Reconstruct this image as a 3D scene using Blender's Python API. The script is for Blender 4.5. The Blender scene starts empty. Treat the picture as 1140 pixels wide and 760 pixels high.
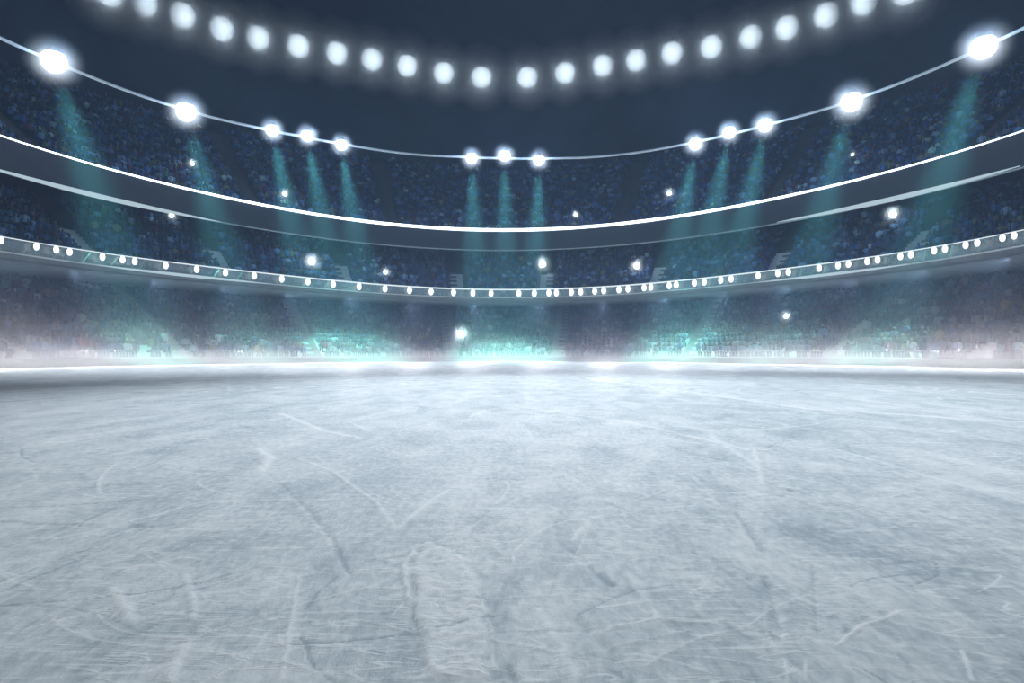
import bpy, bmesh, math, random
import numpy as np
from mathutils import Vector, Matrix

random.seed(7); rng = np.random.default_rng(7)
S = bpy.context.scene
COL = S.collection
F, HX, HY, EYE = 700.0, 570.0, 394.0, 0.8      # focal length and horizon of the 1140x760 photograph, eye height

# ------------------------------------------------------------------ helpers
def srgb(r, g, b):
    def c(v):
        v /= 255.0
        return v / 12.92 if v <= 0.04045 else ((v + 0.055) / 1.055) ** 2.4
    return (c(r), c(g), c(b), 1.0)

def link(name, me, mat=None, parent=None):
    o = bpy.data.objects.new(name, me); COL.objects.link(o)
    if mat is not None: me.materials.append(mat)
    if parent is not None: o.parent = parent
    return o

def mesh_np(name, v, quads=None, faces=None, smooth=False):
    me = bpy.data.meshes.new(name)
    if quads is not None:
        v = np.asarray(v, dtype=np.float32); q = np.asarray(quads, dtype=np.int32)
        k = q.shape[1]
        me.vertices.add(len(v)); me.vertices.foreach_set('co', v.ravel())
        me.loops.add(q.size); me.loops.foreach_set('vertex_index', q.ravel())
        me.polygons.add(len(q))
        me.polygons.foreach_set('loop_start', np.arange(0, q.size, k, dtype=np.int32))
        me.update(calc_edges=True)
    else:
        me.from_pydata([tuple(p) for p in v], [], faces); me.update()
    if smooth:
        me.polygons.foreach_set('use_smooth', np.ones(len(me.polygons), dtype=bool))
    return me

def tag(o, label=None, cat=None, group=None, kind=None):
    if label: o['label'] = label
    if cat: o['category'] = cat
    if group: o['group'] = group
    if kind: o['kind'] = kind
    return o

def empty(name, loc, label, cat, group=None):
    o = bpy.data.objects.new(name, None); COL.objects.link(o)
    o.location = loc; o.empty_display_size = 0.3
    return tag(o, label, cat, group)

ORD = ('first second third fourth fifth sixth seventh eighth ninth tenth eleventh twelfth thirteenth fourteenth fifteenth '
       'sixteenth seventeenth eighteenth nineteenth twentieth').split()
def ordinal(n):
    if n <= 20: return ORD[n - 1]
    tens = {2: 'twenty', 3: 'thirty', 4: 'forty'}[n // 10]
    return {20: 'twentieth', 30: 'thirtieth', 40: 'fortieth'}[n] if n % 10 == 0 else tens + '-' + ORD[n % 10 - 1]

# ------------------------------------------------------------------ materials
def mat(name):
    m = bpy.data.materials.new(name); m.use_nodes = True
    nt = m.node_tree; nt.nodes.clear()
    out = nt.nodes.new('ShaderNodeOutputMaterial')
    return m, nt, out

def N(nt, kind, **kw):
    n = nt.nodes.new(kind)
    for k, v in kw.items():
        if k.startswith('in_'): n.inputs[k[3:].replace('_', ' ')].default_value = v
        else: setattr(n, k, v)
    return n

def math_(nt, op, a, b=None, clamp=False):
    n = nt.nodes.new('ShaderNodeMath'); n.operation = op; n.use_clamp = clamp
    for i, v in enumerate((a, b)):
        if v is None: continue
        if isinstance(v, (int, float)): n.inputs[i].default_value = v
        else: nt.links.new(v, n.inputs[i])
    return n.outputs[0]

def ramp(nt, fac, stops):
    n = nt.nodes.new('ShaderNodeValToRGB'); e = n.color_ramp.elements
    while len(e) < len(stops): e.new(0.5)
    for el, (p, c) in zip(e, stops):
        el.position = p; el.color = c if len(c) == 4 else (*c, 1)
    nt.links.new(fac, n.inputs[0]); return n.outputs[0]

def mixc(nt, fac, a, b, mode='MIX'):
    n = nt.nodes.new('ShaderNodeMix'); n.data_type = 'RGBA'; n.blend_type = mode
    for sock, v in ((n.inputs[0], fac), (n.inputs[6], a), (n.inputs[7], b)):
        if hasattr(v, 'is_linked'): nt.links.new(v, sock)
        else: sock.default_value = v
    return n.outputs[2]

def noise(nt, vec, scale, detail=4, rough=0.5, dist=0.0):
    n = nt.nodes.new('ShaderNodeTexNoise')
    n.inputs['Scale'].default_value = scale; n.inputs['Detail'].default_value = detail
    n.inputs['Roughness'].default_value = rough; n.inputs['Distortion'].default_value = dist
    nt.links.new(vec, n.inputs['Vector']); return n.outputs['Fac']

def mapping(nt, vec, scale=(1, 1, 1), rot=(0, 0, 0), loc=(0, 0, 0)):
    n = nt.nodes.new('ShaderNodeMapping')
    n.inputs['Scale'].default_value = scale; n.inputs['Rotation'].default_value = rot; n.inputs['Location'].default_value = loc
    nt.links.new(vec, n.inputs['Vector']); return n.outputs[0]

def plain(name, col, rough=0.6, metal=0.0, var=0.25, scale=1.5, spec=0.5):
    m, nt, out = mat(name)
    b = N(nt, 'ShaderNodeBsdfPrincipled')
    b.inputs['Roughness'].default_value = rough; b.inputs['Metallic'].default_value = metal
    b.inputs['Specular IOR Level'].default_value = spec
    tc = N(nt, 'ShaderNodeTexCoord')
    f = noise(nt, tc.outputs['Object'], scale, 5, 0.6)
    lo = tuple(c * (1 - var) for c in col[:3]); hi = tuple(min(1, c * (1 + var)) for c in col[:3])
    nt.links.new(ramp(nt, f, [(0.3, lo), (0.7, hi)]), b.inputs['Base Color'])
    nt.links.new(b.outputs[0], out.inputs[0]); return m

def glow(name, col, strength, sample=False):
    m, nt, out = mat(name)
    e = N(nt, 'ShaderNodeEmission'); e.inputs[0].default_value = col; e.inputs[1].default_value = strength
    nt.links.new(e.outputs[0], out.inputs[0])
    m.cycles.emission_sampling = 'AUTO' if sample else 'NONE'
    return m

M = {}
M['concrete'] = plain('concrete', (0.10, 0.115, 0.135), 0.8)
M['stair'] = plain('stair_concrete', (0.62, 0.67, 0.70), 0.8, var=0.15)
M['stair_dark'] = plain('dimmed_stair_concrete', (0.22, 0.24, 0.26), 0.8, var=0.15)  # stair colour darkened to offset strong light on the lower flights
M['tunnel'] = plain('tunnel_shade', (0.015, 0.018, 0.022), 0.9)  # near-black stands in for the shade inside the openings
M['fascia'] = plain('fascia_panel', (0.022, 0.026, 0.04), 0.55, var=0.2)
M['slab'] = plain('balcony_concrete', (0.10, 0.11, 0.12), 0.7)
M['pale_trim'] = plain('pale_trim', (0.45, 0.5, 0.52), 0.5, var=0.1)
M['metal'] = plain('dark_metal', (0.06, 0.065, 0.075), 0.45, 0.6)
M['wall'] = plain('hazy_hall_wall', (0.05, 0.07, 0.10), 0.9, var=0.9, scale=0.05)  # strong blotches put patchy haze into the wall colour
M['ceiling'] = plain('hall_ceiling', (0.03, 0.045, 0.07), 0.9, var=0.35, scale=0.05)
M['led'] = glow('led_white', (0.80, 0.92, 1.0, 1), 4.0, True)
M['rail_led'] = glow('rail_led', (0.85, 0.95, 1.0, 1), 1.15)
M['strip'] = glow('strip_light', (0.50, 0.64, 0.70, 1), 1.05)
M['lamp_white'] = glow('lamp_white', (0.90, 0.97, 1.0, 1), 8.0, True)
M['roof_lamp'] = glow('roof_lamp_white', (0.68, 0.85, 1.0, 1), 8.0, True)
M['bulb'] = glow('bulb_white', (0.93, 0.98, 1.0, 1), 1.8)
M['flash'] = glow('flash_white', (0.80, 0.93, 1.0, 1), 5.0, True)
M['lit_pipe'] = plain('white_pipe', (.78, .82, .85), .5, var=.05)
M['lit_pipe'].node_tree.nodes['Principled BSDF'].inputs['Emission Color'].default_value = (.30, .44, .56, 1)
M['lit_pipe'].node_tree.nodes['Principled BSDF'].inputs['Emission Strength'].default_value = .22  # faint emission stands in for lamplight caught by the pipe
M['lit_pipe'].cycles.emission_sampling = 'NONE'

def glass_mat():
    m, nt, out = mat('balustrade_glass')
    t = N(nt, 'ShaderNodeBsdfTransparent'); t.inputs[0].default_value = (0.82, 0.9, 0.9, 1)
    d = N(nt, 'ShaderNodeBsdfDiffuse'); d.inputs[0].default_value = (0.5, 0.62, 0.64, 1)
    g = N(nt, 'ShaderNodeBsdfGlossy'); g.inputs[1].default_value = 0.25
    m1 = N(nt, 'ShaderNodeMixShader'); m1.inputs[0].default_value = 0.25
    m2 = N(nt, 'ShaderNodeMixShader'); m2.inputs[0].default_value = 0.06
    nt.links.new(t.outputs[0], m1.inputs[1]); nt.links.new(d.outputs[0], m1.inputs[2])
    nt.links.new(m1.outputs[0], m2.inputs[1]); nt.links.new(g.outputs[0], m2.inputs[2])
    nt.links.new(m2.outputs[0], out.inputs[0]); return m
M['glass'] = glass_mat()

def crowd_mat():
    m, nt, out = mat('crowd_clothes')
    a = N(nt, 'ShaderNodeAttribute'); a.attribute_name = 'tint'
    b = N(nt, 'ShaderNodeBsdfPrincipled'); b.inputs['Roughness'].default_value = 0.85
    tc = N(nt, 'ShaderNodeTexCoord')
    f = noise(nt, tc.outputs['Object'], 6.0, 2)
    nt.links.new(mixc(nt, 0.35, a.outputs[0], ramp(nt, f, [(0.3, (0.3, 0.3, 0.3)), (0.7, (1, 1, 1))]), 'MULTIPLY'), b.inputs['Base Color'])
    nt.links.new(b.outputs[0], out.inputs[0]); return m
M['crowd'] = crowd_mat()

# ------------------------------------------------------------------ the plan of the bowl: closed curves about the rink's middle
CX, CY = -0.5, 30.0
PHM = math.radians(80)
CURVE = {
    'W': ([40.4992, 4.8213, 0.6681, 0.2445, -0.0213], [-0.1245, -0.2575]),   # upper tier front
    'B': ([35.856, 4.6413, 1.3635, 0.4428, -0.0232], [-0.3816, 0.2308]),     # balcony front
    'L': ([35.3488, 0.9601, -0.0211], [-0.0735]),                           # floodlight ring
    'A': ([56.2, 0.0], [0.0]),                                              # roof light ring
}
def R(key, ph):
    ph = np.clip(ph, -PHM, PHM)
    c, s = CURVE[key]
    return sum(v * np.cos(2 * i * ph) for i, v in enumerate(c)) + sum(v * np.sin((2 * i + 1) * ph) for i, v in enumerate(s))

def P(key, ph, off=0.0):
    """plan point; past PHM the sides run straight back towards the camera's end"""
    ph = np.asarray(ph, dtype=float); r = R(key, ph) + off
    pc = np.clip(ph, -PHM, PHM)
    x = CX + r * np.sin(pc); y = CY + r * np.cos(pc) - (np.abs(ph) - np.abs(pc)) * 40.0
    return x, y

PH_END = PHM + 0.95
def phis(n=260, end=PH_END): return np.linspace(-end, end, n)

def phi_at_px(key, px, off=0.0):
    t = np.linspace(-PHM, PHM, 6000); x, y = P(key, t, off)
    u = HX + F * x / y
    return float(np.interp(px, u, t))

def sweep(name, key, profile, ph, closed=True, smooth=False):
    """profile: [(offset, z)...] carried along the curve; profile values may be arrays along the curve"""
    n, k = len(ph), len(profile)
    v = np.zeros((n, k, 3))
    for j, (o, z) in enumerate(profile):
        x, y = P(key, ph, o); v[:, j, 0] = x; v[:, j, 1] = y; v[:, j, 2] = z
    i = np.arange(n - 1)[:, None]; j = np.arange(k if closed else k - 1)[None, :]
    a = i * k + j; b = i * k + (j + 1) % k
    q = np.stack([a, b, b + k, a + k], -1).reshape(-1, 4)
    faces = [tuple(r) for r in q.tolist()]
    if closed and k <= 12:
        faces += [tuple(range(k - 1, -1, -1)), tuple((n - 1) * k + t for t in range(k))]
        return mesh_np(name, v.reshape(-1, 3), faces=faces, smooth=smooth)
    return mesh_np(name, v.reshape(-1, 3), quads=q, smooth=smooth)

def tube(name, key, ph, off, z, rad, rz=None, sides=10):
    rad = np.broadcast_to(np.asarray(rad, float), ph.shape); rz = rad if rz is None else np.broadcast_to(np.asarray(rz, float), ph.shape)
    prof = [(off + rad * math.cos(a), z + rz * math.sin(a)) for a in np.linspace(0, 2 * math.pi, sides, endpoint=False)]
    return sweep(name, key, prof, ph, True, True)

# ------------------------------------------------------------------ tiers
TIERS = {  # curve, offset of first row, first tread height, rows, going, rise
    'lower': ('B', -3.6, 0.55, 14, 0.92, 0.46),
    'middle': ('B', 1.3, 7.35, 12, 0.92, 0.60),
    'upper': ('W', 0.9, 15.0, 25, 0.95, 0.62),
}
def tier_z(name, off):
    key, o0, z0, n, g, r = TIERS[name]
    return z0 + max(0, off - o0) / g * r
def terrace(name, parent):
    key, o0, z0, n, g, r = TIERS[name]
    prof = [(o0 - 0.15, z0 - 0.55)] + [(o0 - 0.15, z0 - 0.02)]
    for i in range(n):
        prof += [(o0 + i * g, z0 + i * r), (o0 + (i + 1) * g, z0 + i * r)]
    prof += [(o0 + n * g, z0 + n * r + 0.3), (o0 + n * g, z0 - 0.55)]
    return link('terrace', sweep('terrace', key, prof, phis(240), True), M['concrete'], parent)

def aisle(name, ph0, parent, first, last, width, matname, part, lift=0.03):
    """a radial flight on the terrace: two half-height steps per row"""
    key, o0, z0, n, g, r = TIERS[name]
    v, f = [], []
    x0, y0 = P(key, ph0, 0.0); x1, y1 = P(key, ph0, 10.0)
    d = np.array([x1 - x0, y1 - y0]) / 10.0; t = np.array([-d[1], d[0]])
    base = np.array([x0, y0])
    prof = []
    for i in range(first, last):
        o = o0 + i * g
        prof += [(o, z0 + i * r + lift), (o + g / 2, z0 + i * r + lift), (o + g / 2, z0 + (i + .5) * r + lift), (o + g, z0 + (i + .5) * r + lift)]
    lo = prof[0][1] - 0.3
    prof = [(prof[0][0], lo)] + prof + [(prof[-1][0], lo)]
    k = len(prof)
    for s in (-1, 1):
        for o, z in prof:
            p = base + d * o + t * s * width / 2; v.append((p[0], p[1], z))
    f = [(j, (j + 1) % k, k + (j + 1) % k, k + j) for j in range(k)] + [tuple(range(k)), tuple(range(2 * k - 1, k - 1, -1))]
    return link(part, mesh_np(part, v, faces=f), M[matname], parent)

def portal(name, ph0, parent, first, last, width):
    """a near-black block painted as the shaded mouth of an entrance tunnel, up the aisle"""
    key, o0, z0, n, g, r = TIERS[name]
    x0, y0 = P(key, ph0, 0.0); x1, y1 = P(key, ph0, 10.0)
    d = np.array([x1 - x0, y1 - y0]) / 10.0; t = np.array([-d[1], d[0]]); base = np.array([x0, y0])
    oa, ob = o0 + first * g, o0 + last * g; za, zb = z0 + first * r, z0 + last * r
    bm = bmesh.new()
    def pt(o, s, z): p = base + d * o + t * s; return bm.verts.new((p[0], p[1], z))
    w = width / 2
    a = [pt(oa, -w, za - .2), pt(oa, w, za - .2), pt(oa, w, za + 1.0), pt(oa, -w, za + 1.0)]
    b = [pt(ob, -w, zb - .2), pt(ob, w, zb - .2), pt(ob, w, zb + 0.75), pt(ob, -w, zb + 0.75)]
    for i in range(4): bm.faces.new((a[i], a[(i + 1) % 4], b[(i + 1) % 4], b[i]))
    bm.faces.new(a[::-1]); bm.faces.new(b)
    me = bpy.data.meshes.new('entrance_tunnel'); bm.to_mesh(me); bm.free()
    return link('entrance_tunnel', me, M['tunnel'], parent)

# one seated spectator as a vertex array: hips, torso, head, thighs and shins
def person():
    v, q, part = [], [], []
    def ring(cx, cy, z, rx, ry, n=6):
        i = len(v)
        for a in range(n): v.append((cx + rx * math.cos(2 * math.pi * a / n), cy + ry * math.sin(2 * math.pi * a / n), z))
        return i
    def loft(rings, tid, n=6):
        b0 = len(v); r0 = [ring(*r, n) for r in rings]
        for a, b in zip(r0, r0[1:]):
            for k in range(n): q.append((a + k, a + (k + 1) % n, b + (k + 1) % n, b + k))
        q.append((r0[0], r0[0] + 3, r0[0] + 2, r0[0] + 1)); q.append((r0[0], r0[0] + 5, r0[0] + 4, r0[0] + 3))
        q.append((r0[-1], r0[-1] + 1, r0[-1] + 2, r0[-1] + 3)); q.append((r0[-1], r0[-1] + 3, r0[-1] + 4, r0[-1] + 5))
        part.extend([tid] * (len(v) - b0))
    loft([(0, 0, .40, .19, .13), (0, .01, .62, .17, .12), (0, .02, .88, .23, .13), (0, .02, .96, .12, .08)], 0)     # torso
    loft([(0, 0, .97, .06, .06), (0, -.01, 1.04, .095, .10), (0, -.01, 1.14, .10, .11), (0, 0, 1.22, .05, .06)], 1)  # head
    for s in (-1, 1):
        loft([(s * .26, -.02, .52, .05, .06), (s * .27, .0, .70, .055, .065), (s * .22, .02, .90, .06, .06)], 0)     # arm
        b0 = len(v)                                                                                                  # thigh and shin
        X, w = s * .1, .075
        pts = [(X - w, .05, .35), (X + w, .05, .35), (X + w, .05, .50), (X - w, .05, .50),
               (X - w, -.42, .38), (X + w, -.42, .38), (X + w, -.42, .52), (X - w, -.42, .52),
               (X - w, -.42, .02), (X + w, -.42, .02), (X + w, -.31, .02), (X - w, -.31, .02)]
        v.extend(pts); part.extend([2] * 12)
        for fc in ((3, 2, 6, 7), (0, 4, 5, 1), (0, 3, 7, 4), (1, 5, 6, 2), (4, 7, 6, 5), (4, 5, 9, 8), (11, 10, 5, 4), (8, 11, 4, 4), (9, 5, 5, 10)):
            if len(set(fc)) == 4: q.append(tuple(b0 + t for t in fc))
    return np.array(v), np.array(q), np.array(part)
PV, PQ, PP = person()

def crowd(name, aisles, label, fill, light_tone, end=1.42):
    key, o0, z0, n, g, r = TIERS[name]
    pos, rot = [], []
    for i in range(n):
        t = np.linspace(-end, end, 4000); x, y = P(key, t, o0 + (i + .62) * g)
        s = np.concatenate([[0], np.cumsum(np.hypot(np.diff(x), np.diff(y)))])
        ss = np.arange(0.2 + 0.3 * (i % 2), s[-1], 0.56); ss = ss + rng.normal(0, .05, len(ss))
        tp = np.interp(ss, s, t)
        keep = rng.random(len(ss)) < fill
        for a in aisles: keep &= np.abs(tp - a) * 42 > 0.95
        tp = tp[keep]
        xx, yy = P(key, tp, o0 + (i + .62) * g + 0.0)
        nx, ny = CX - xx, CY - yy
        pos.append(np.stack([xx, yy, np.full(len(tp), z0 + i * r)], 1)); rot.append(np.arctan2(ny, nx) + math.pi / 2)
    pos = np.concatenate(pos); rot = np.concatenate(rot) + rng.normal(0, .22, len(pos))
    m = len(pos); sc = rng.normal(1.0, .06, m)
    stand = rng.random(m) < .12
    v = PV[None] * sc[:, None, None]
    v = np.where(stand[:, None, None] & (PP != 2)[None, :, None], v + np.array([0, -.1, .38]), v)
    c, s_ = np.cos(rot)[:, None], np.sin(rot)[:, None]
    out = np.stack([v[..., 0] * c - v[..., 1] * s_ + pos[:, 0:1], v[..., 0] * s_ + v[..., 1] * c + pos[:, 1:2], v[..., 2] + pos[:, 2:3]], -1)
    q = (PQ[None] + (np.arange(m) * len(PV))[:, None, None]).reshape(-1, 4)
    me = mesh_np('crowd', out.reshape(-1, 3), quads=q)
    pal = np.array([(.05, .07, .13), (.03, .04, .07), (.10, .15, .26), (.05, .11, .22), (.22, .28, .36), (.42, .47, .52),
                    (.16, .05, .06), (.10, .16, .10), (.26, .20, .10), (.08, .20, .26)])
    w = np.array([.22, .2, .14, .12, .1, .06, .05, .04, .03, .04])
    cl = pal[rng.choice(len(pal), m, p=w / w.sum())] * rng.uniform(.7, 1.35, (m, 1))
    lg = pal[rng.choice(4, m)] * .8
    sk = np.array([(.24, .17, .14), (.17, .12, .09), (.04, .035, .035), (.08, .06, .045)])[rng.choice(4, m, p=[.4, .15, .25, .2])]
    tint = np.where((PP == 0)[None, :, None], cl[:, None], np.where((PP == 1)[None, :, None], sk[:, None], lg[:, None]))
    tint = np.clip(tint * np.array(light_tone), 0, 1)  # bakes each tier's blue light and dimness into the clothes
    at = me.color_attributes.new('tint', 'FLOAT_COLOR', 'POINT')
    rgba = np.ones((m * len(PV), 4), dtype=np.float32); rgba[:, :3] = tint.reshape(-1, 3)
    at.data.foreach_set('color', rgba.ravel())
    o = link('crowd', me, M['crowd'])
    return tag(o, label, 'crowd', kind='stuff')

def tier_root(name, label):
    return empty('grandstand_tier', (CX, CY + 40, 0), label, 'grandstand')

# aisles, by the place of their foot in the photograph
mid_px = [112, 257, 388, 510, 607, 727, 853, 997]
low_px = [30, 205, 352, 503, 620, 765, 925, 1085]
up_px = [60, 290, 440, 690, 850, 1060]
A_mid = [phi_at_px('B', p, 1.3) for p in mid_px]
A_low = [phi_at_px('B', p, -3.6) for p in low_px]
A_up = [phi_at_px('W', p, 0.9) for p in up_px]
PHW = phis(260)

def weld_children(root):
    """children are built in world coordinates; bring them under an Empty that is not at the origin"""
    inv = Matrix.Translation(root.location).inverted()
    for c in root.children: c.matrix_parent_inverse = inv

# lower tier
t = tier_root('lower', 'lowest dark grandstand rising from the ice edge under the balcony')
terrace('lower', t)
link('front_wall', sweep('front_wall', 'B', [(-4.0, -0.05), (-4.0, 0.5), (-3.8, 0.5), (-3.8, -0.05)], PHW), M['concrete'], t)
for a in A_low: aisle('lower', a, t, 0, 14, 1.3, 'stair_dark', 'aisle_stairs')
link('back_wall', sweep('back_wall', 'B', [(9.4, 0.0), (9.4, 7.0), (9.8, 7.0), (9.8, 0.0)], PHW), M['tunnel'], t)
weld_children(t)
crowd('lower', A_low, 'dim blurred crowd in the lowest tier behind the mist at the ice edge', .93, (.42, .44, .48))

# middle tier with its aisles: stairs below, shaded tunnel mouth painted near-black above
t = tier_root('middle', 'middle grandstand tier with eight aisles between balcony and dark fascia')
terrace('middle', t)
for a in A_mid:
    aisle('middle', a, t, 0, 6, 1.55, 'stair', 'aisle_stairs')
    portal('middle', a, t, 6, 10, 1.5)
link('back_wall', sweep('back_wall', 'B', [(12.6, 7.0), (12.6, 14.5), (13.0, 14.5), (13.0, 7.0)], PHW), M['wall'], t)
weld_children(t)
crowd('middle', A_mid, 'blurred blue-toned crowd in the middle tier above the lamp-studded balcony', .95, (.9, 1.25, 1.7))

# upper tier, its fascia and the trims on it
t = tier_root('upper', 'uppermost grandstand tier with a dark fascia, above the bright white line')
terrace('upper', t)
link('fascia', sweep('fascia', 'W', [(0.0, 13.35), (0.0, 15.72), (0.25, 15.72), (0.25, 14.6), (9.0, 14.6), (9.0, 14.3), (0.25, 14.3), (0.25, 13.35)], PHW), M['fascia'], t)
link('fascia_trim', sweep('fascia_trim', 'W', [(-0.05, 13.30), (-0.05, 13.42), (0.1, 13.42), (0.1, 13.30)], PHW), M['pale_trim'], t)
for a in A_up: aisle('upper', a, t, 0, 24, 1.2, 'concrete', 'aisle_stairs')
weld_children(t)
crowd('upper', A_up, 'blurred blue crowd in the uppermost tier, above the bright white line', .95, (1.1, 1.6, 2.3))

# balcony: slab, glass balustrade, thin lit rail, diagonal brackets
t = empty('balcony', (CX, CY + 41, 6.9), 'curved balcony with glass balustrade and thin bright top rail', 'balcony')
link('slab', sweep('slab', 'B', [(0.0, 6.92), (0.0, 7.28), (1.1, 7.28), (1.1, 6.92)], PHW), M['slab'], t)
link('slab_trim', sweep('slab_trim', 'B', [(-0.06, 7.22), (-0.06, 7.32), (0.06, 7.32), (0.06, 7.22)], PHW), M['pale_trim'], t)
link('glass_balustrade', sweep('glass_balustrade', 'B', [(0.0, 7.32), (0.0, 8.15), (0.04, 8.15), (0.04, 7.32)], PHW), M['glass'], t)
taper = lambda ph, a, b: b + (a - b) * np.cos(np.clip(ph, -1.45, 1.45)) ** 2
link('top_rail', tube('top_rail', 'B', PHW, 0.0, 8.206, taper(PHW, .075, .026), sides=8), M['rail_led'], t)
for ph0 in np.linspace(-1.35, 1.35, 46):          # diagonal stays behind the glass
    x0, y0 = P('B', ph0, .5); x1, y1 = P('B', ph0 + .014, .12)
    v = []
    for (x, y, z) in ((x0, y0, 7.28), (x1, y1, 8.1)):
        v += [(x - .05, y, z), (x + .05, y, z), (x + .05, y + .08, z), (x - .05, y + .08, z)]
    link('balustrade_stay', mesh_np('balustrade_stay', v, faces=[(0, 1, 5, 4), (1, 2, 6, 5), (2, 3, 7, 6), (3, 0, 4, 7), (3, 2, 1, 0), (4, 5, 6, 7)]), M['pale_trim'], t)
weld_children(t)

# ------------------------------------------------------------------ lit lines
def strip(name, key, p0, p1, off, z, rad, m, label, cat, group=None, n=60, ends=.25, rz=None):
    ph = np.linspace(phi_at_px(key, p0, off), phi_at_px(key, p1, off), n)
    u = np.linspace(0, 1, n); env = np.clip(np.minimum(u, 1 - u) / ends, 0.05, 1) ** .6
    o = link(name, tube(name, key, ph, off, z, rad * env, None if rz is None else rz * env), M[m])
    return tag(o, label, cat, group)
o = link('led_strip', tube('led_strip', 'W', PHW, -0.02, 15.826, taper(PHW, .19, .03)), M['led'])
tag(o, 'long crisp bright white LED strip sweeping along the edge of the uppermost tier', 'light strip')
strip('strip_light', 'W', -30, 245, -.26, 13.35, .19, 'strip', 'soft white strip light under the dark fascia at the left of the hall', 'light strip', 'strip lights under the fascia', ends=.4)
strip('strip_light', 'W', 865, 1135, -.26, 13.45, .19, 'strip', 'soft white strip light under the dark fascia at the right of the hall', 'light strip', 'strip lights under the fascia', ends=.4)
strip('strip_light', 'B', 110, 300, -.15, 7.25, .12, 'strip', 'soft pale strip light along the bottom of the balcony, left half', 'light strip', 'strip lights under the balcony', ends=.4)
strip('strip_light', 'B', 845, 1010, -.15, 7.25, .12, 'strip', 'soft pale strip light along the bottom of the balcony, right half', 'light strip', 'strip lights under the balcony', ends=.4)

# ------------------------------------------------------------------ lamps
def sphere_me(name, r, rz=None, seg=24, rings=14):
    bm = bmesh.new(); bmesh.ops.create_uvsphere(bm, u_segments=seg, v_segments=rings, radius=1.0)
    bmesh.ops.scale(bm, vec=(r, r, rz or r), verts=bm.verts)
    for f_ in bm.faces: f_.smooth = True
    me = bpy.data.meshes.new(name); bm.to_mesh(me); bm.free(); return me
def lathe_me(name, prof, seg=20):
    v, f = [], []; k = len(prof)
    for i in range(seg):
        a = 2 * math.pi * i / seg
        for r, z in prof: v.append((r * math.cos(a), r * math.sin(a), z))
    for i in range(seg):
        for j in range(k - 1):
            a, b = i * k + j, ((i + 1) % seg) * k + j
            f.append((a, b, b + 1, a + 1))
    f += [tuple(i * k for i in range(seg))[::-1], tuple(i * k + k - 1 for i in range(seg))]
    return mesh_np(name, v, faces=f, smooth=False)
def light(name, kind, loc, energy, col, parent=None, **kw):
    d = bpy.data.lights.new(name, kind); d.energy = energy; d.color = col[:3]
    for k, v in kw.items(): setattr(d, k, v)
    o = bpy.data.objects.new(name, d); COL.objects.link(o); o.location = loc
    if parent is not None: o.parent = parent
    return o
def aim(o, d): o.rotation_euler = Vector(d).to_track_quat('-Z', 'Y').to_euler()

def halo_mat(HALO=1.6):  # added scatter ball that imitates the soft glow around a lamp
    m, nt, out = mat('lamp_halo')
    tc = N(nt, 'ShaderNodeTexCoord'); ln = N(nt, 'ShaderNodeVectorMath', operation='LENGTH'); nt.links.new(tc.outputs['Object'], ln.inputs[0])
    d = math_(nt, 'POWER', math_(nt, 'SUBTRACT', 1.0, ln.outputs['Value'], True), 2.0)
    d = math_(nt, 'MULTIPLY', d, HALO)
    s = N(nt, 'ShaderNodeVolumeScatter'); s.inputs['Color'].default_value = (.97, .985, 1, 1)
    nt.links.new(d, s.inputs['Density']); nt.links.new(s.outputs[0], out.inputs['Volume']); return m
M['halo'] = halo_mat()
me_halo = sphere_me('glow_halo', 1.0, None, 20, 12); me_halo.materials.append(M['halo'])
me_halo_roof = sphere_me('glow_halo', 1.0, None, 20, 12); me_halo_roof.materials.append(halo_mat(3.2))
# roof ring A
A_PX = [(122, -8), (160, 3), (203, 17), (247, 32), (287, 42), (332, 51), (375, 59), (414, 66), (453, 73), (494, 81), (536, 86), (587, 86),
        (629, 81), (671, 73), (708, 67), (748, 59), (792, 52), (836, 41), (876, 31), (920, 17), (962, 2), (1008, -10)]
A_R, A_Z = 1.36, 38.9
me_bulb = sphere_me('bulb', A_R); me_bulb.materials.append(M['roof_lamp'])
me_cap = lathe_me('housing', [(.3, 1.95), (.6, 1.85), (.95, 1.4), (1.1, 1.0), (1.06, .95), (.85, 1.25)]); me_cap.materials.append(M['metal'])
me_rod = lathe_me('hanger_rod', [(.05, 1.9), (.05, 4.0)], 6); me_rod.materials.append(M['metal'])
railA = []
def part(name, me, parent, loc=(0, 0, 0)):
    o = bpy.data.objects.new(name, me); COL.objects.link(o); o.parent = parent; o.location = loc; return o
for i, (px, py) in enumerate(A_PX):
    ph = phi_at_px('A', px); x, y = P('A', ph); z = EYE + (HY - py) * y / F
    r = empty('roof_floodlight', (float(x), float(y), float(z)), f'large soft round white floodlight on the high roof ring, {ordinal(i + 1)} from its left end', 'floodlight', 'floodlights on the roof ring')
    part('bulb', me_bulb, r); q = part('glow_halo', me_halo_roof, r); q.scale = (A_R * 3.5,) * 3; part('housing', me_cap, r); part('hanger_rod', me_rod, r)
    railA.append((float(x), float(y), float(z) + 4.0))
    d = Vector((CX - x, CY - 8 - y, -30)); d.normalize()
    l = light('roof_lamp_light', 'SPOT', tuple(d * (A_R + .35)), 120, (.55, .78, 1.0), r, spot_size=math.radians(150), spot_blend=.6, shadow_soft_size=.5)
    aim(l, d)

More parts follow.
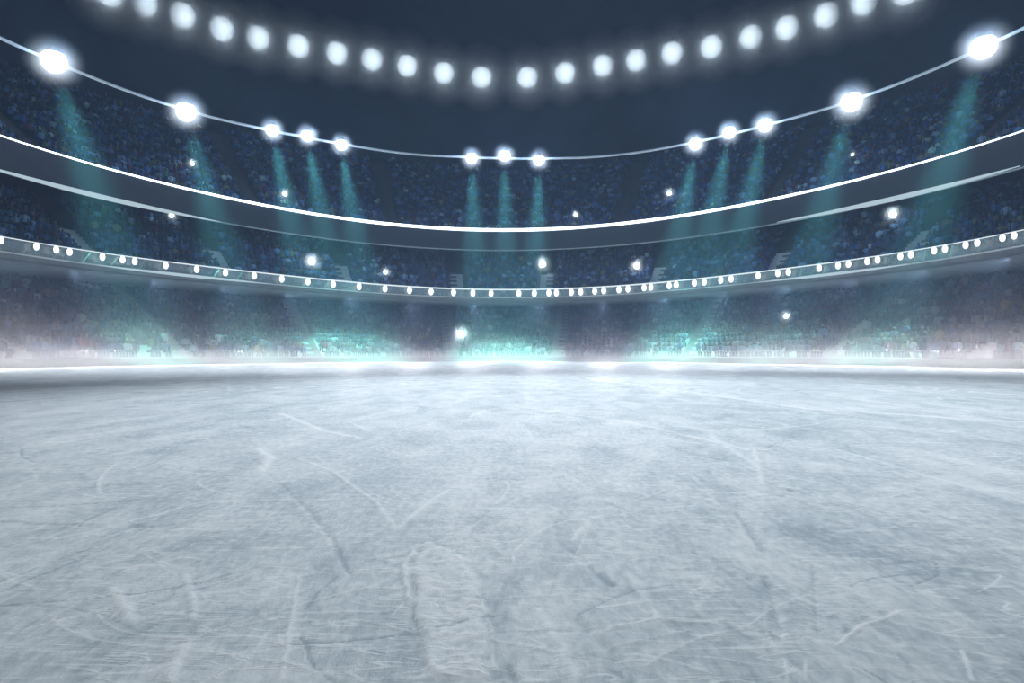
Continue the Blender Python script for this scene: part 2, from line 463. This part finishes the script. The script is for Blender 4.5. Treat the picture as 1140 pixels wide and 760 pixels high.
def pipe_through(name, pts, rad, m, label, cat, sides=8, sub=6):
    """a smooth pipe through the given points"""
    pts = [Vector(p) for p in pts]; out = []
    for i in range(len(pts) - 1):
        p0 = pts[max(i - 1, 0)]; p1, p2 = pts[i], pts[i + 1]; p3 = pts[min(i + 2, len(pts) - 1)]
        for s in range(sub):
            t = s / sub
            out.append(.5 * ((2 * p1) + (p2 - p0) * t + (2 * p0 - 5 * p1 + 4 * p2 - p3) * t * t + (3 * p1 - p0 - 3 * p2 + p3) * t ** 3))
    out.append(pts[-1])
    v, f = [], []
    for i, p in enumerate(out):
        d = (out[min(i + 1, len(out) - 1)] - out[max(i - 1, 0)]).normalized(); s = d.cross(Vector((0, 0, 1))).normalized(); u = s.cross(d)
        for k in range(sides):
            a = 2 * math.pi * k / sides; v.append(p + s * (rad * math.cos(a)) + u * (rad * math.sin(a)))
    for i in range(len(out) - 1):
        for k in range(sides): f.append((i * sides + k, i * sides + (k + 1) % sides, (i + 1) * sides + (k + 1) % sides, (i + 1) * sides + k))
    f += [tuple(range(sides))[::-1], tuple((len(out) - 1) * sides + k for k in range(sides))]
    o = link(name, mesh_np(name, v, faces=f, smooth=True), M[m])
    return tag(o, label, cat)
pipe_through('lamp_rail', railA, .10, 'metal', 'thin dark curved rail carrying the large roof floodlights', 'rail')

# floodlight ring L with its beams
L_PX = [(60, 68, 1.15), (207, 124, 1.12), (303, 145, .8), (342, 151, .78), (380, 161, .78), (525, 176, .82), (562, 173, .82), (600, 178, .82),
        (774, 160, .82), (812, 147, .80), (852, 139, .86), (948, 113, 1.15), (1095, 52, 1.12)]
L_ZH = 20.413
sph = {}
# where each beam meets the level of the ice, as a sideways lean in metres
for i, (px, py, br) in enumerate(L_PX):
    ph = phi_at_px('L', px); x, y = P('L', ph); z = EYE + (HY - py) * y / F
    where = ['at the far left', 'left, standing alone', 'first of the left-hand trio', 'middle of the left-hand trio', 'last of the left-hand trio',
             'left one of the central trio', 'middle one of the central trio', 'right one of the central trio', 'first of the right-hand trio',
             'middle of the right-hand trio', 'last of the right-hand trio', 'right, standing alone', 'at the far right'][i]
    r = empty('beam_floodlight', (float(x), float(y), float(z)), f'bright floodlight casting a teal beam, {where}', 'floodlight', 'floodlights with teal beams')
    rr = round(br * .68, 3)
    if rr not in sph:
        a = sphere_me('bulb', rr); a.materials.append(M['lamp_white'])
        b = lathe_me('housing', [(.2, rr * 1.35), (rr * .5, rr * 1.28), (rr * .72, rr * .9), (rr * .8, rr * .55), (rr * .76, rr * .5), (rr * .5, rr * .8)]); b.materials.append(M['metal'])
        sph[rr] = (a, b)
    part('bulb', sph[rr][0], r); q = part('glow_halo', me_halo, r); q.scale = (rr * 2.7,) * 3; part('housing', sph[rr][1], r)
    lean = -0.30 * (x - CX) / 35.0
    d = Vector((lean, 0.06, -1.0)).normalized()
    l = light('beam_light', 'SPOT', tuple(d * (rr * .95)), 235000, (.26, 1.0, .74), r, spot_size=math.radians(24), spot_blend=.9, shadow_soft_size=rr * .75)
    aim(l, d)
    h = Vector((CX - x, CY - 20 - y, -8)).normalized()
    light('halo_light', 'POINT', tuple(h * (rr + .25)), 380, (.42, .66, 1.0), r, shadow_soft_size=.3)
PHL = np.linspace(-1.5, 1.5, 200)
zl = np.interp(PHL, [phi_at_px('L', p[0]) for p in L_PX], [EYE + (HY - p[1]) * float(P('L', phi_at_px('L', p[0]))[1]) / F for p in L_PX])
zl = np.convolve(np.pad(zl, 12, mode='edge'), np.ones(25) / 25, mode='valid')
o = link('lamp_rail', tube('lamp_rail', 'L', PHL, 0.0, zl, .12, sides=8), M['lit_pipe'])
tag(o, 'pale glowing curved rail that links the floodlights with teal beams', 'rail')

# lamps along the balcony
B_PX = [1, 40.5, 62.6, 77.5, 114, 136.5, 150, 184.6, 219, 251, 283, 313.7, 342.8, 371, 399.7, 428.7, 456, 480, 505, 526.5, 546.7, 577.6, 594.8,
        611, 619.3, 636, 646.5, 662, 672, 689, 699, 717, 724.6, 745, 752.8, 773, 784, 802.4, 813.9, 844, 866, 877.7, 911.9, 933, 944.6, 965.4, 977,
        1002.4, 1014, 1040, 1052, 1075, 1088, 1116, 1129]
me_b = sphere_me('bulb', 1.0, 1.0, 16, 10); me_b.materials.append(M['bulb'])
me_m = lathe_me('lamp_socket', [(.6, -1.25), (.6, -.85), (.45, -.75)], 12); me_m.materials.append(M['metal'])
for i, px in enumerate(B_PX):
    ph = phi_at_px('B', px, -.4); x, y = P('B', ph, -.4)
    k = (float(y) - 38) / 33.0
    r = empty('balcony_lamp', (float(x), float(y), 8.2 - (.30 + .17 * k)), 'small oval white lamp on the front of the balcony, ' + (ordinal(i + 1) + ' from the left end' if i < 28 else ordinal(55 - i) + ' from the right end'), 'lamp', 'small lamps along the balcony')
    s = .155 + .115 * k
    b = part('bulb', me_b, r); b.scale = (s, s, s * 1.5)
    b = part('lamp_socket', me_m, r); b.scale = (s, s, s * 1.3); b.rotation_euler = (-math.pi / 2, 0, -math.atan2(float(x) - CX, float(y) - CY) + math.pi)

# added lights, no fixtures: low points brighten the mist, high spots the ice
for ph in np.linspace(-1.75, 1.75, 54):
    x, y = P('B', ph, -5.3); light('mist_fill_light', 'POINT', (float(x), float(y), 1.0), 170, (1.0, .95, .97), None, shadow_soft_size=.05)
for ph in np.linspace(-1.55, 1.55, 18):
    x, y = P('B', ph, -1.2)
    d = Vector((CX - float(x), CY - float(y), 0)).normalized()
    l = light('ice_fill_light', 'SPOT', (float(x) + d.x, float(y) + d.y, 6.3), 5200, (.88, .93, 1.0), None, spot_size=math.radians(40), spot_blend=1.0, shadow_soft_size=.05)
    aim(l, (d.x, d.y, -.24))
    l = light('ice_edge_fill_light', 'SPOT', (float(x) + d.x, float(y) + d.y, 6.3), 2600, (.92, .95, 1.0), None, spot_size=math.radians(78), spot_blend=1.0, shadow_soft_size=.05)
    aim(l, (d.x, d.y, -.8))
# camera flashes going off in the stands
def on_tier(px, py, name, h=1.35):
    key, o0, z0, n, g, r_ = TIERS[name]
    for Y in np.arange(30, 120, .05):
        X = (px - HX) / F * Y; Z = EYE + (HY - py) / F * Y
        ph = math.atan2(X - CX, Y - CY); off = math.hypot(X - CX, Y - CY) - float(R(key, ph))
        if off > o0 and Z < tier_z(name, off) + h: return Vector((X, Y, Z))
FL = [(214, 182, 'upper', .22, 'in the upper crowd under the lone left floodlight'), (317, 216, 'upper', .24, 'in the upper crowd below the left-hand floodlight trio'),
      (641, 239, 'upper', .24, 'low in the upper crowd, just above the white line'), (745, 215, 'upper', .28, 'in the upper crowd beside the right-hand beams'),
      (949, 172, 'upper', .15, 'tiny, in the upper crowd under the lone right floodlight'), (191, 240, 'middle', .22, 'at the end of the left strip light'),
      (347, 291, 'middle', .36, 'big, in the middle crowd left of centre'), (429, 303, 'middle', .24, 'small, in the middle crowd just over the balcony rail'),
      (604, 294, 'middle', .40, 'big, in the middle crowd near the centre'), (709, 296, 'middle', .36, 'in the middle crowd right of centre'),
      (994, 239, 'middle', .30, 'in the middle crowd under the right strip light'), (513, 372, 'lower', .42, 'big, low in the crowd behind the mist near the centre'),
      (875, 352, 'lower', .22, 'small, in the lowest crowd at the right')]
me_body = mesh_np('camera_body', [(-.16, -.05, -.1), (.16, -.05, -.1), (.16, .05, -.1), (-.16, .05, -.1), (-.16, -.05, .09), (.16, -.05, .09), (.16, .05, .09), (-.16, .05, .09),
                                  (-.07, -.05, .14), (.07, -.05, .14), (.07, .05, .14), (-.07, .05, .14)],
                  faces=[(3, 2, 1, 0), (0, 1, 5, 4), (1, 2, 6, 5), (2, 3, 7, 6), (3, 0, 4, 7), (4, 5, 9, 8), (5, 6, 10, 9), (6, 7, 11, 10), (7, 4, 8, 11), (8, 9, 10, 11)])
me_body.materials.append(M['metal'])
me_lens = lathe_me('lens', [(.06, 0), (.07, .05), (.065, .14), (.05, .15)], 14); me_lens.materials.append(M['metal'])
me_f = sphere_me('flash', 1.0, None, 16, 10); me_f.materials.append(M['flash'])
for px, py, tn, r0, where in FL:
    r0 *= 1.15
    p = on_tier(px, py, tn)
    if p is None: print('flash missed', px, py); continue
    r = empty('camera', tuple(p), f'camera flash sparkling white {where}', 'camera flash', 'camera flashes in the stands')
    r.rotation_euler = (0, 0, math.atan2(p.x, p.y) * -1)
    part('camera_body', me_body, r, (0, .12, -r0 - .1)); q = part('lens', me_lens, r, (0, .07, -r0 - .1)); q.rotation_euler = (math.pi / 2, 0, 0)
    q = part('flash', me_f, r); q.scale = (r0 * .8,) * 3
    q = part('glow_halo', me_halo, r); q.scale = (r0 * 3.2,) * 3
    light('flash_light', 'POINT', (0, -r0 - .15, .1), 60 * (r0 / .3) ** 2, (.75, .9, 1.0), r, shadow_soft_size=.1)

# ------------------------------------------------------------------ the hall
o = link('wall_back', sweep('wall_back', 'W', [(26.0, 0), (26.0, 64), (27.0, 64), (27.0, 0)], PHW), M['wall']); tag(o, kind='structure')
bm = bmesh.new()
g = bmesh.ops.create_grid(bm, x_segments=20, y_segments=20, size=1.0)
bmesh.ops.scale(bm, vec=(72, 75, 1), verts=bm.verts); bmesh.ops.translate(bm, vec=(0, 40, 64), verts=bm.verts)
r = bmesh.ops.extrude_face_region(bm, geom=bm.faces[:]); bmesh.ops.translate(bm, vec=(0, 0, 1), verts=[v for v in r['geom'] if isinstance(v, bmesh.types.BMVert)])
me = bpy.data.meshes.new('ceiling'); bm.to_mesh(me); bm.free()
tag(link('ceiling', me, M['ceiling']), kind='structure')

# ------------------------------------------------------------------ ice
def ground(px, py):
    Y = F * EYE / (py - HY); return ((px - HX) / F * Y, Y)
rows = np.concatenate([[-6, -1, .5], np.exp(np.linspace(math.log(1.15), math.log(13), 560)), np.exp(np.linspace(math.log(13.4), math.log(104), 60))])
cols = np.linspace(-1.75, 1.75, 860)
UU, YY = np.meshgrid(cols, rows)
XX = UU * np.maximum(YY, 1.6)
XX[0] *= 3; XX[1] *= 1.6
def vnoise(x, y, seed):
    """smooth value noise"""
    xi, yi = np.floor(x).astype(int), np.floor(y).astype(int); fx, fy = x - xi, y - yi
    fx = fx * fx * (3 - 2 * fx); fy = fy * fy * (3 - 2 * fy)
    def h(a, b):
        n = (a * 374761393 + b * 668265263 + seed * 1442695041) & 0x7fffffff
        n = ((n ^ (n >> 13)) * 1274126177) & 0x7fffffff
        return ((n ^ (n >> 16)) & 0xffff) / 65535.0
    return (h(xi, yi) * (1 - fx) + h(xi + 1, yi) * fx) * (1 - fy) + (h(xi, yi + 1) * (1 - fx) + h(xi + 1, yi + 1) * fx) * fy
def fbm(x, y, seed, oct=4):
    s = 0; a = .5
    for o_ in range(oct): s = s + a * vnoise(x, y, seed + o_); x = x * 2.03; y = y * 2.03; a *= .5
    return s
Z = (fbm(XX * 1.3, YY * 1.3, 3) - .5) * .010 + (fbm(XX * 9, YY * 9, 11, 3) - .45) * .006
FR = np.zeros_like(Z)
wx = (fbm(XX * 14, YY * 14, 21, 3) - .45) * .05; wy = (fbm(XX * 14, YY * 14, 31, 3) - .45) * .05
def stroke(px_pts, w, h, frost, grain=0.0):
    """a ridge (h > 0) or a cut (h < 0) along a polyline traced on the ice; frost whitens it"""
    global Z, FR
    p = np.array([ground(*q) for q in px_pts]); wmax = w * 4
    sel = (XX > p[:, 0].min() - wmax) & (XX < p[:, 0].max() + wmax) & (YY > p[:, 1].min() - wmax) & (YY < p[:, 1].max() + wmax)
    if not sel.any(): return
    x, y = (XX + wx * .35)[sel], (YY + wy * .35)[sel]; d = np.full(x.shape, 9.)
    for a, b in zip(p, p[1:]):
        ab = b - a; L = max(ab @ ab, 1e-9); tt = np.clip(((x - a[0]) * ab[0] + (y - a[1]) * ab[1]) / L, 0, 1)
        d = np.minimum(d, np.hypot(x - a[0] - tt * ab[0], y - a[1] - tt * ab[1]))
    g_ = np.exp(-(d / w) ** 2)
    Z[sel] += h * g_ * (1 + grain * (fbm(x * 60, y * 60, 5, 2) - .4) * 3); FR[sel] = np.maximum(FR[sel], frost * g_) if frost > 0 else FR[sel] + frost * g_
def patch(px_poly, h, frost, soft=.03, grain=1.0):
    """a patch of scraped-up snow inside a polygon"""
    global Z, FR
    p = np.array([ground(*q) for q in px_poly])
    sel = (XX > p[:, 0].min() - .3) & (XX < p[:, 0].max() + .3) & (YY > p[:, 1].min() - .3) & (YY < p[:, 1].max() + .3)
    if not sel.any(): return
    x, y = (XX + wx)[sel], (YY + wy)[sel]
    ins = np.zeros(x.shape, bool); d = np.full(x.shape, 9.)
    for a, b in zip(p, np.roll(p, -1, 0)):
        c = ((a[1] > y) != (b[1] > y)) & (x < (b[0] - a[0]) * (y - a[1]) / (b[1] - a[1] + 1e-12) + a[0]); ins ^= c
        ab = b - a; tt = np.clip(((x - a[0]) * ab[0] + (y - a[1]) * ab[1]) / (ab @ ab + 1e-9), 0, 1)
        d = np.minimum(d, np.hypot(x - a[0] - tt * ab[0], y - a[1] - tt * ab[1]))
    m = np.where(ins, np.clip(d / soft, 0, 1), 0)
    gr = fbm(x * 45, y * 45, 9, 3)
    Z[sel] += h * m * (.35 + 1.3 * gr * grain); FR[sel] = np.maximum(FR[sel], frost * m * (.35 + gr))
patch([(462, 612), (480, 604), (520, 622), (536, 660), (549, 705), (551, 760), (470, 760), (463, 700), (456, 650)], .010, .5)
stroke([(478, 604), (462, 612), (450, 628), (452, 650), (457, 672)], .010, .012, .5, .5)
stroke([(461, 640), (459, 670), (460, 700)], .006, -.012, -.35)
stroke([(536, 668), (546, 700), (551, 745)], .006, .008, .4)
for pts, w, h, fr in [
    ([(125, 655), (136, 675), (146, 692)], .02, .006, .4), ([(50, 680), (20, 700), (5, 712)], .012, -.007, -.3),
    ([(205, 720), (192, 745), (188, 760)], .02, .008, .5), ([(213, 690), (215, 670), (205, 640)], .012, .005, .35),
    ([(390, 640), (370, 600), (335, 560), (290, 520), (270, 500)], .010, -.006, -.25), ([(312, 757), (325, 690), (333, 640)], .006, .004, .35),
    ([(0, 580), (90, 585), (170, 586), (250, 578)], .012, -.008, -.3), ([(330, 510), (370, 525), (420, 560), (440, 590)], .012, .006, .3),
    ([(640, 602), (655, 580), (668, 575)], .02, .008, .4), ([(636, 612), (660, 632), (680, 650)], .016, -.009, -.35),
    ([(820, 570), (835, 590), (850, 612)], .014, -.008, -.3), ([(852, 640), (862, 670), (872, 710)], .014, -.008, -.3),
    ([(905, 630), (908, 670), (912, 710)], .010, -.006, -.25), ([(930, 718), (960, 695), (1005, 680)], .005, .004, .6),
    ([(1070, 725), (1080, 745), (1084, 757)], .005, .005, .6), ([(875, 733), (878, 757)], .004, .003, .5), ([(896, 735), (898, 757)], .004, .003, .4),
    ([(640, 690), (670, 715), (700, 755)], .02, -.007, -.25), ([(600, 680), (625, 720), (640, 757)], .018, .006, .3),
    ([(566, 740), (575, 757)], .010, -.008, -.3), ([(700, 640), (720, 670), (735, 690)], .012, .005, .25),
    ([(840, 500), (846, 525), (850, 540)], .02, .010, .35), ([(790, 485), (830, 510), (843, 520)], .02, .008, .3), ([(880, 545), (900, 550), (910, 552)], .03, -.012, -.3),
    ([(285, 500), (300, 510), (290, 525)], .04, .012, .5), ([(310, 460), (360, 480), (400, 488)], .04, .008, .4),
    ([(60, 600), (110, 590), (220, 560), (360, 556)], .010, .004, .4), ([(440, 590), (475, 560), (500, 545)], .015, .006, .4),
    ([(560, 450), (700, 470), (830, 500)], .03, .006, .35), ([(650, 420), (900, 455), (1140, 470)], .06, .006, .5), ([(150, 440), (300, 432), (500, 425)], .05, .006, .5),
    ([(1140, 440), (1000, 430), (880, 430)], .05, .006, .6), ([(1000, 560), (1060, 580), (1140, 600)], .02, -.006, -.2), ([(930, 500), (1000, 520), (1140, 560)], .02, .005, .3),
]: stroke(pts, w, h, fr)
for _ in range(150):                           # fine skate cuts scattered over the sheet
    px, py = random.uniform(-60, 1200), 420 + 330 * random.random() ** 1.3
    gx, gy = ground(px, py); a = random.gauss(.25, .9); L = random.uniform(.15, .5) * gy ** .6; bend = random.uniform(-.5, .5)
    pts = []
    for s in np.linspace(-.5, .5, 5):
        aa = a + bend * s; pts.append((gx + L * s * math.cos(aa), gy + L * s * math.sin(aa)))
    pts = [(HX + F * x / y, HY + F * EYE / y) for x, y in pts if y > 1.0]
    if len(pts) > 2:
        s = random.choice((-1, 1, 1)); stroke(pts, .0035 * max(1, gy / 2.2), s * .003 * max(1, gy / 3), s * random.uniform(.2, .55))
far = YY > 30
Z[far] *= 0; Z[:3] = 0
nr, nc = XX.shape
i = np.arange(nr - 1)[:, None]; j = np.arange(nc - 1)[None]
a = i * nc + j
q = np.stack([a, a + 1, a + nc + 1, a + nc], -1).reshape(-1, 4)
me = mesh_np('floor', np.stack([XX, YY, Z], -1).reshape(-1, 3), quads=q, smooth=True)
at = me.attributes.new('frost', 'FLOAT', 'POINT'); at.data.foreach_set('value', FR.astype(np.float32).ravel())

def ice_mat():
    m, nt, out = mat('scraped_ice')
    tc = N(nt, 'ShaderNodeTexCoord'); v = mapping(nt, tc.outputs['Object'], (1, .48, 1))
    at = N(nt, 'ShaderNodeAttribute'); at.attribute_name = 'frost'; fr = at.outputs['Fac']
    big = noise(nt, v, .35, 4, .55, .4); med = noise(nt, mapping(nt, v, (1, 1, 1), (0, 0, .3)), 2.2, 7, .62, .8)
    fine = noise(nt, v, 26, 6, .65, .3); grain = noise(nt, v, 120, 3, .6)
    # skate scratches: the level lines of stretched noise, in several directions, broken up by a mask
    scr = None
    for k, (ang, fx, fy, wd) in enumerate([(.15, .5, 7, .010), (-.35, .6, 9, .012), (.7, .8, 10, .012), (-1.0, .7, 8, .010), (1.35, .9, 11, .012), (.02, 1.6, 24, .022), (-.6, 1.8, 26, .022), (1.0, 2.0, 28, .022)]):
        n = noise(nt, mapping(nt, v, (fx, fy, 1), (0, 0, ang), (k * 7.3, k * 3.1, 0)), 1.0, 3, .5, .35)
        d = math_(nt, 'ABSOLUTE', math_(nt, 'SUBTRACT', n, .5))
        l = math_(nt, 'SUBTRACT', 1.0, math_(nt, 'DIVIDE', d, wd), True)
        mk = noise(nt, mapping(nt, v, (1, 1, 1), (0, 0, ang), (k * 2.7, 9, 0)), 1.7, 3, .6)
        l = math_(nt, 'MULTIPLY', l, ramp(nt, mk, [(.48, (0, 0, 0)), (.62, (1, 1, 1))]))
        scr = l if scr is None else math_(nt, 'MAXIMUM', scr, l)
    frost = math_(nt, 'ADD', math_(nt, 'MULTIPLY', med, .8), math_(nt, 'MULTIPLY', fine, .75))
    frost = math_(nt, 'ADD', frost, math_(nt, 'MULTIPLY', big, .4))
    frost = math_(nt, 'ADD', frost, math_(nt, 'MULTIPLY', fr, .55))
    frost = math_(nt, 'ADD', frost, math_(nt, 'MULTIPLY', scr, .22))
    col = ramp(nt, math_(nt, 'MULTIPLY', frost, .62), [(.48, (.43, .50, .55)), (.575, (.61, .67, .705)), (.655, (.77, .815, .84)), (.77, (.93, .95, .96))])
    h = math_(nt, 'ADD', math_(nt, 'MULTIPLY', fine, .55), math_(nt, 'MULTIPLY', grain, .22))
    h = math_(nt, 'ADD', h, math_(nt, 'MULTIPLY', med, .9)); h = math_(nt, 'ADD', h, math_(nt, 'MULTIPLY', scr, .25))
    bp = N(nt, 'ShaderNodeBump'); bp.inputs['Strength'].default_value = .55; bp.inputs['Distance'].default_value = .02
    nt.links.new(h, bp.inputs['Height'])
    b = N(nt, 'ShaderNodeBsdfPrincipled'); b.inputs['Specular IOR Level'].default_value = .35
    nt.links.new(col, b.inputs['Base Color']); nt.links.new(bp.outputs[0], b.inputs['Normal'])
    nt.links.new(ramp(nt, fine, [(.3, (.42,) * 3), (.7, (.7,) * 3)]), b.inputs['Roughness'])
    nt.links.new(b.outputs[0], out.inputs[0]); return m
M['ice'] = ice_mat()
tag(link('floor', me, M['ice']), 'scratched pale blue-white ice sheet filling the lower half of the photo', kind='structure')

# low mist lying along the edge of the ice
def mist_mat():
    m, nt, out = mat('mist')
    g_ = N(nt, 'ShaderNodeNewGeometry'); sep = N(nt, 'ShaderNodeSeparateXYZ'); nt.links.new(g_.outputs['Position'], sep.inputs[0])
    z = sep.outputs['Z']
    fall = math_(nt, 'POWER', math_(nt, 'SUBTRACT', 1.0, math_(nt, 'DIVIDE', z, 6.5), True), 3.2)
    base = math_(nt, 'POWER', math_(nt, 'SUBTRACT', 1.0, math_(nt, 'DIVIDE', z, 1.3), True), 1.5)
    n = noise(nt, mapping(nt, g_.outputs['Position'], (.16, .16, .4)), 1.0, 3, .6)
    d = math_(nt, 'MULTIPLY', fall, ramp(nt, n, [(.35, (.15,) * 3), (.68, (1,) * 3)]))
    d = math_(nt, 'ADD', math_(nt, 'MULTIPLY', d, .08), math_(nt, 'MULTIPLY', base, .11))
    s = N(nt, 'ShaderNodeVolumeScatter'); s.inputs['Color'].default_value = (.93, .90, .94, 1)
    nt.links.new(d, s.inputs['Density']); nt.links.new(s.outputs[0], out.inputs['Volume'])
    return m
o = link('mist', sweep('mist', 'B', [(-11.0, .06), (-11.0, 1.2), (-8.0, 6.3), (8.5, 6.3), (8.5, .06)], phis(160)), mist_mat())
bm = bmesh.new(); bm.from_mesh(o.data); bmesh.ops.recalc_face_normals(bm, faces=bm.faces[:]); bm.to_mesh(o.data); bm.free()
tag(o, 'white mist drifting low along the far edge of the ice', 'mist', kind='stuff')

# ------------------------------------------------------------------ world haze, fill lights, camera
w = bpy.data.worlds.new('world'); S.world = w; w.use_nodes = True; nt = w.node_tree; nt.nodes.clear()
out = nt.nodes.new('ShaderNodeOutputWorld'); bg = nt.nodes.new('ShaderNodeBackground')
bg.inputs[0].default_value = (.02, .03, .045, 1); bg.inputs[1].default_value = .3
vs = nt.nodes.new('ShaderNodeVolumeCoefficients'); FOG = .0040
vs.inputs['Scatter Coefficients'].default_value = (.43 * FOG, .64 * FOG, 1.0 * FOG); vs.inputs['Absorption Coefficients'].default_value = (.57 * FOG, .36 * FOG, 0)
nt.links.new(bg.outputs[0], out.inputs['Surface']); nt.links.new(vs.outputs[0], out.inputs['Volume'])

# unseen lights added under the roof to brighten the ice
l = light('rink_fill_light', 'SPOT', (2.0, 18, 58), 200000, (.84, .922, .985), None, spot_size=math.radians(32), spot_blend=1.0, shadow_soft_size=2.0); aim(l, (.02, -.09, -1))
for sx in (-18, 22):
    l = light('rink_fill_light', 'SPOT', (sx, 27, 58), 75000, (.84, .922, .985), None, spot_size=math.radians(27), spot_blend=1.0, shadow_soft_size=1.0); aim(l, (0, 0, -1))
l = light('rink_fill_light', 'SPOT', (0, 40, 60), 12000, (.74, .87, 1.0), None, spot_size=math.radians(56), spot_blend=1.0, shadow_soft_size=2.0); aim(l, (0, 0.05, -1))

cam = bpy.data.cameras.new('camera_main'); co = bpy.data.objects.new('camera_main', cam); COL.objects.link(co)
co.location = (0, 0, EYE); co.rotation_euler = (math.pi / 2, 0, 0)
cam.sensor_width = 36; cam.lens = 36 * F / 1140; cam.shift_y = (HY - 380) / 1140; cam.clip_end = 500
S.camera = co
S.view_settings.view_transform = 'Standard'; S.view_settings.look = 'None'; S.view_settings.exposure = 0; S.view_settings.gamma = 1
S.view_settings.use_curve_mapping = False
S.cycles.use_denoising = True
S.cycles.max_bounces = 4; S.cycles.diffuse_bounces = 2; S.cycles.glossy_bounces = 2; S.cycles.transparent_max_bounces = 8; S.cycles.volume_bounces = 0
S.cycles.volume_step_rate = 1.0; S.cycles.volume_max_steps = 256
S.cycles.caustics_reflective = False; S.cycles.caustics_refractive = False
S.cycles.sample_clamp_indirect = 4
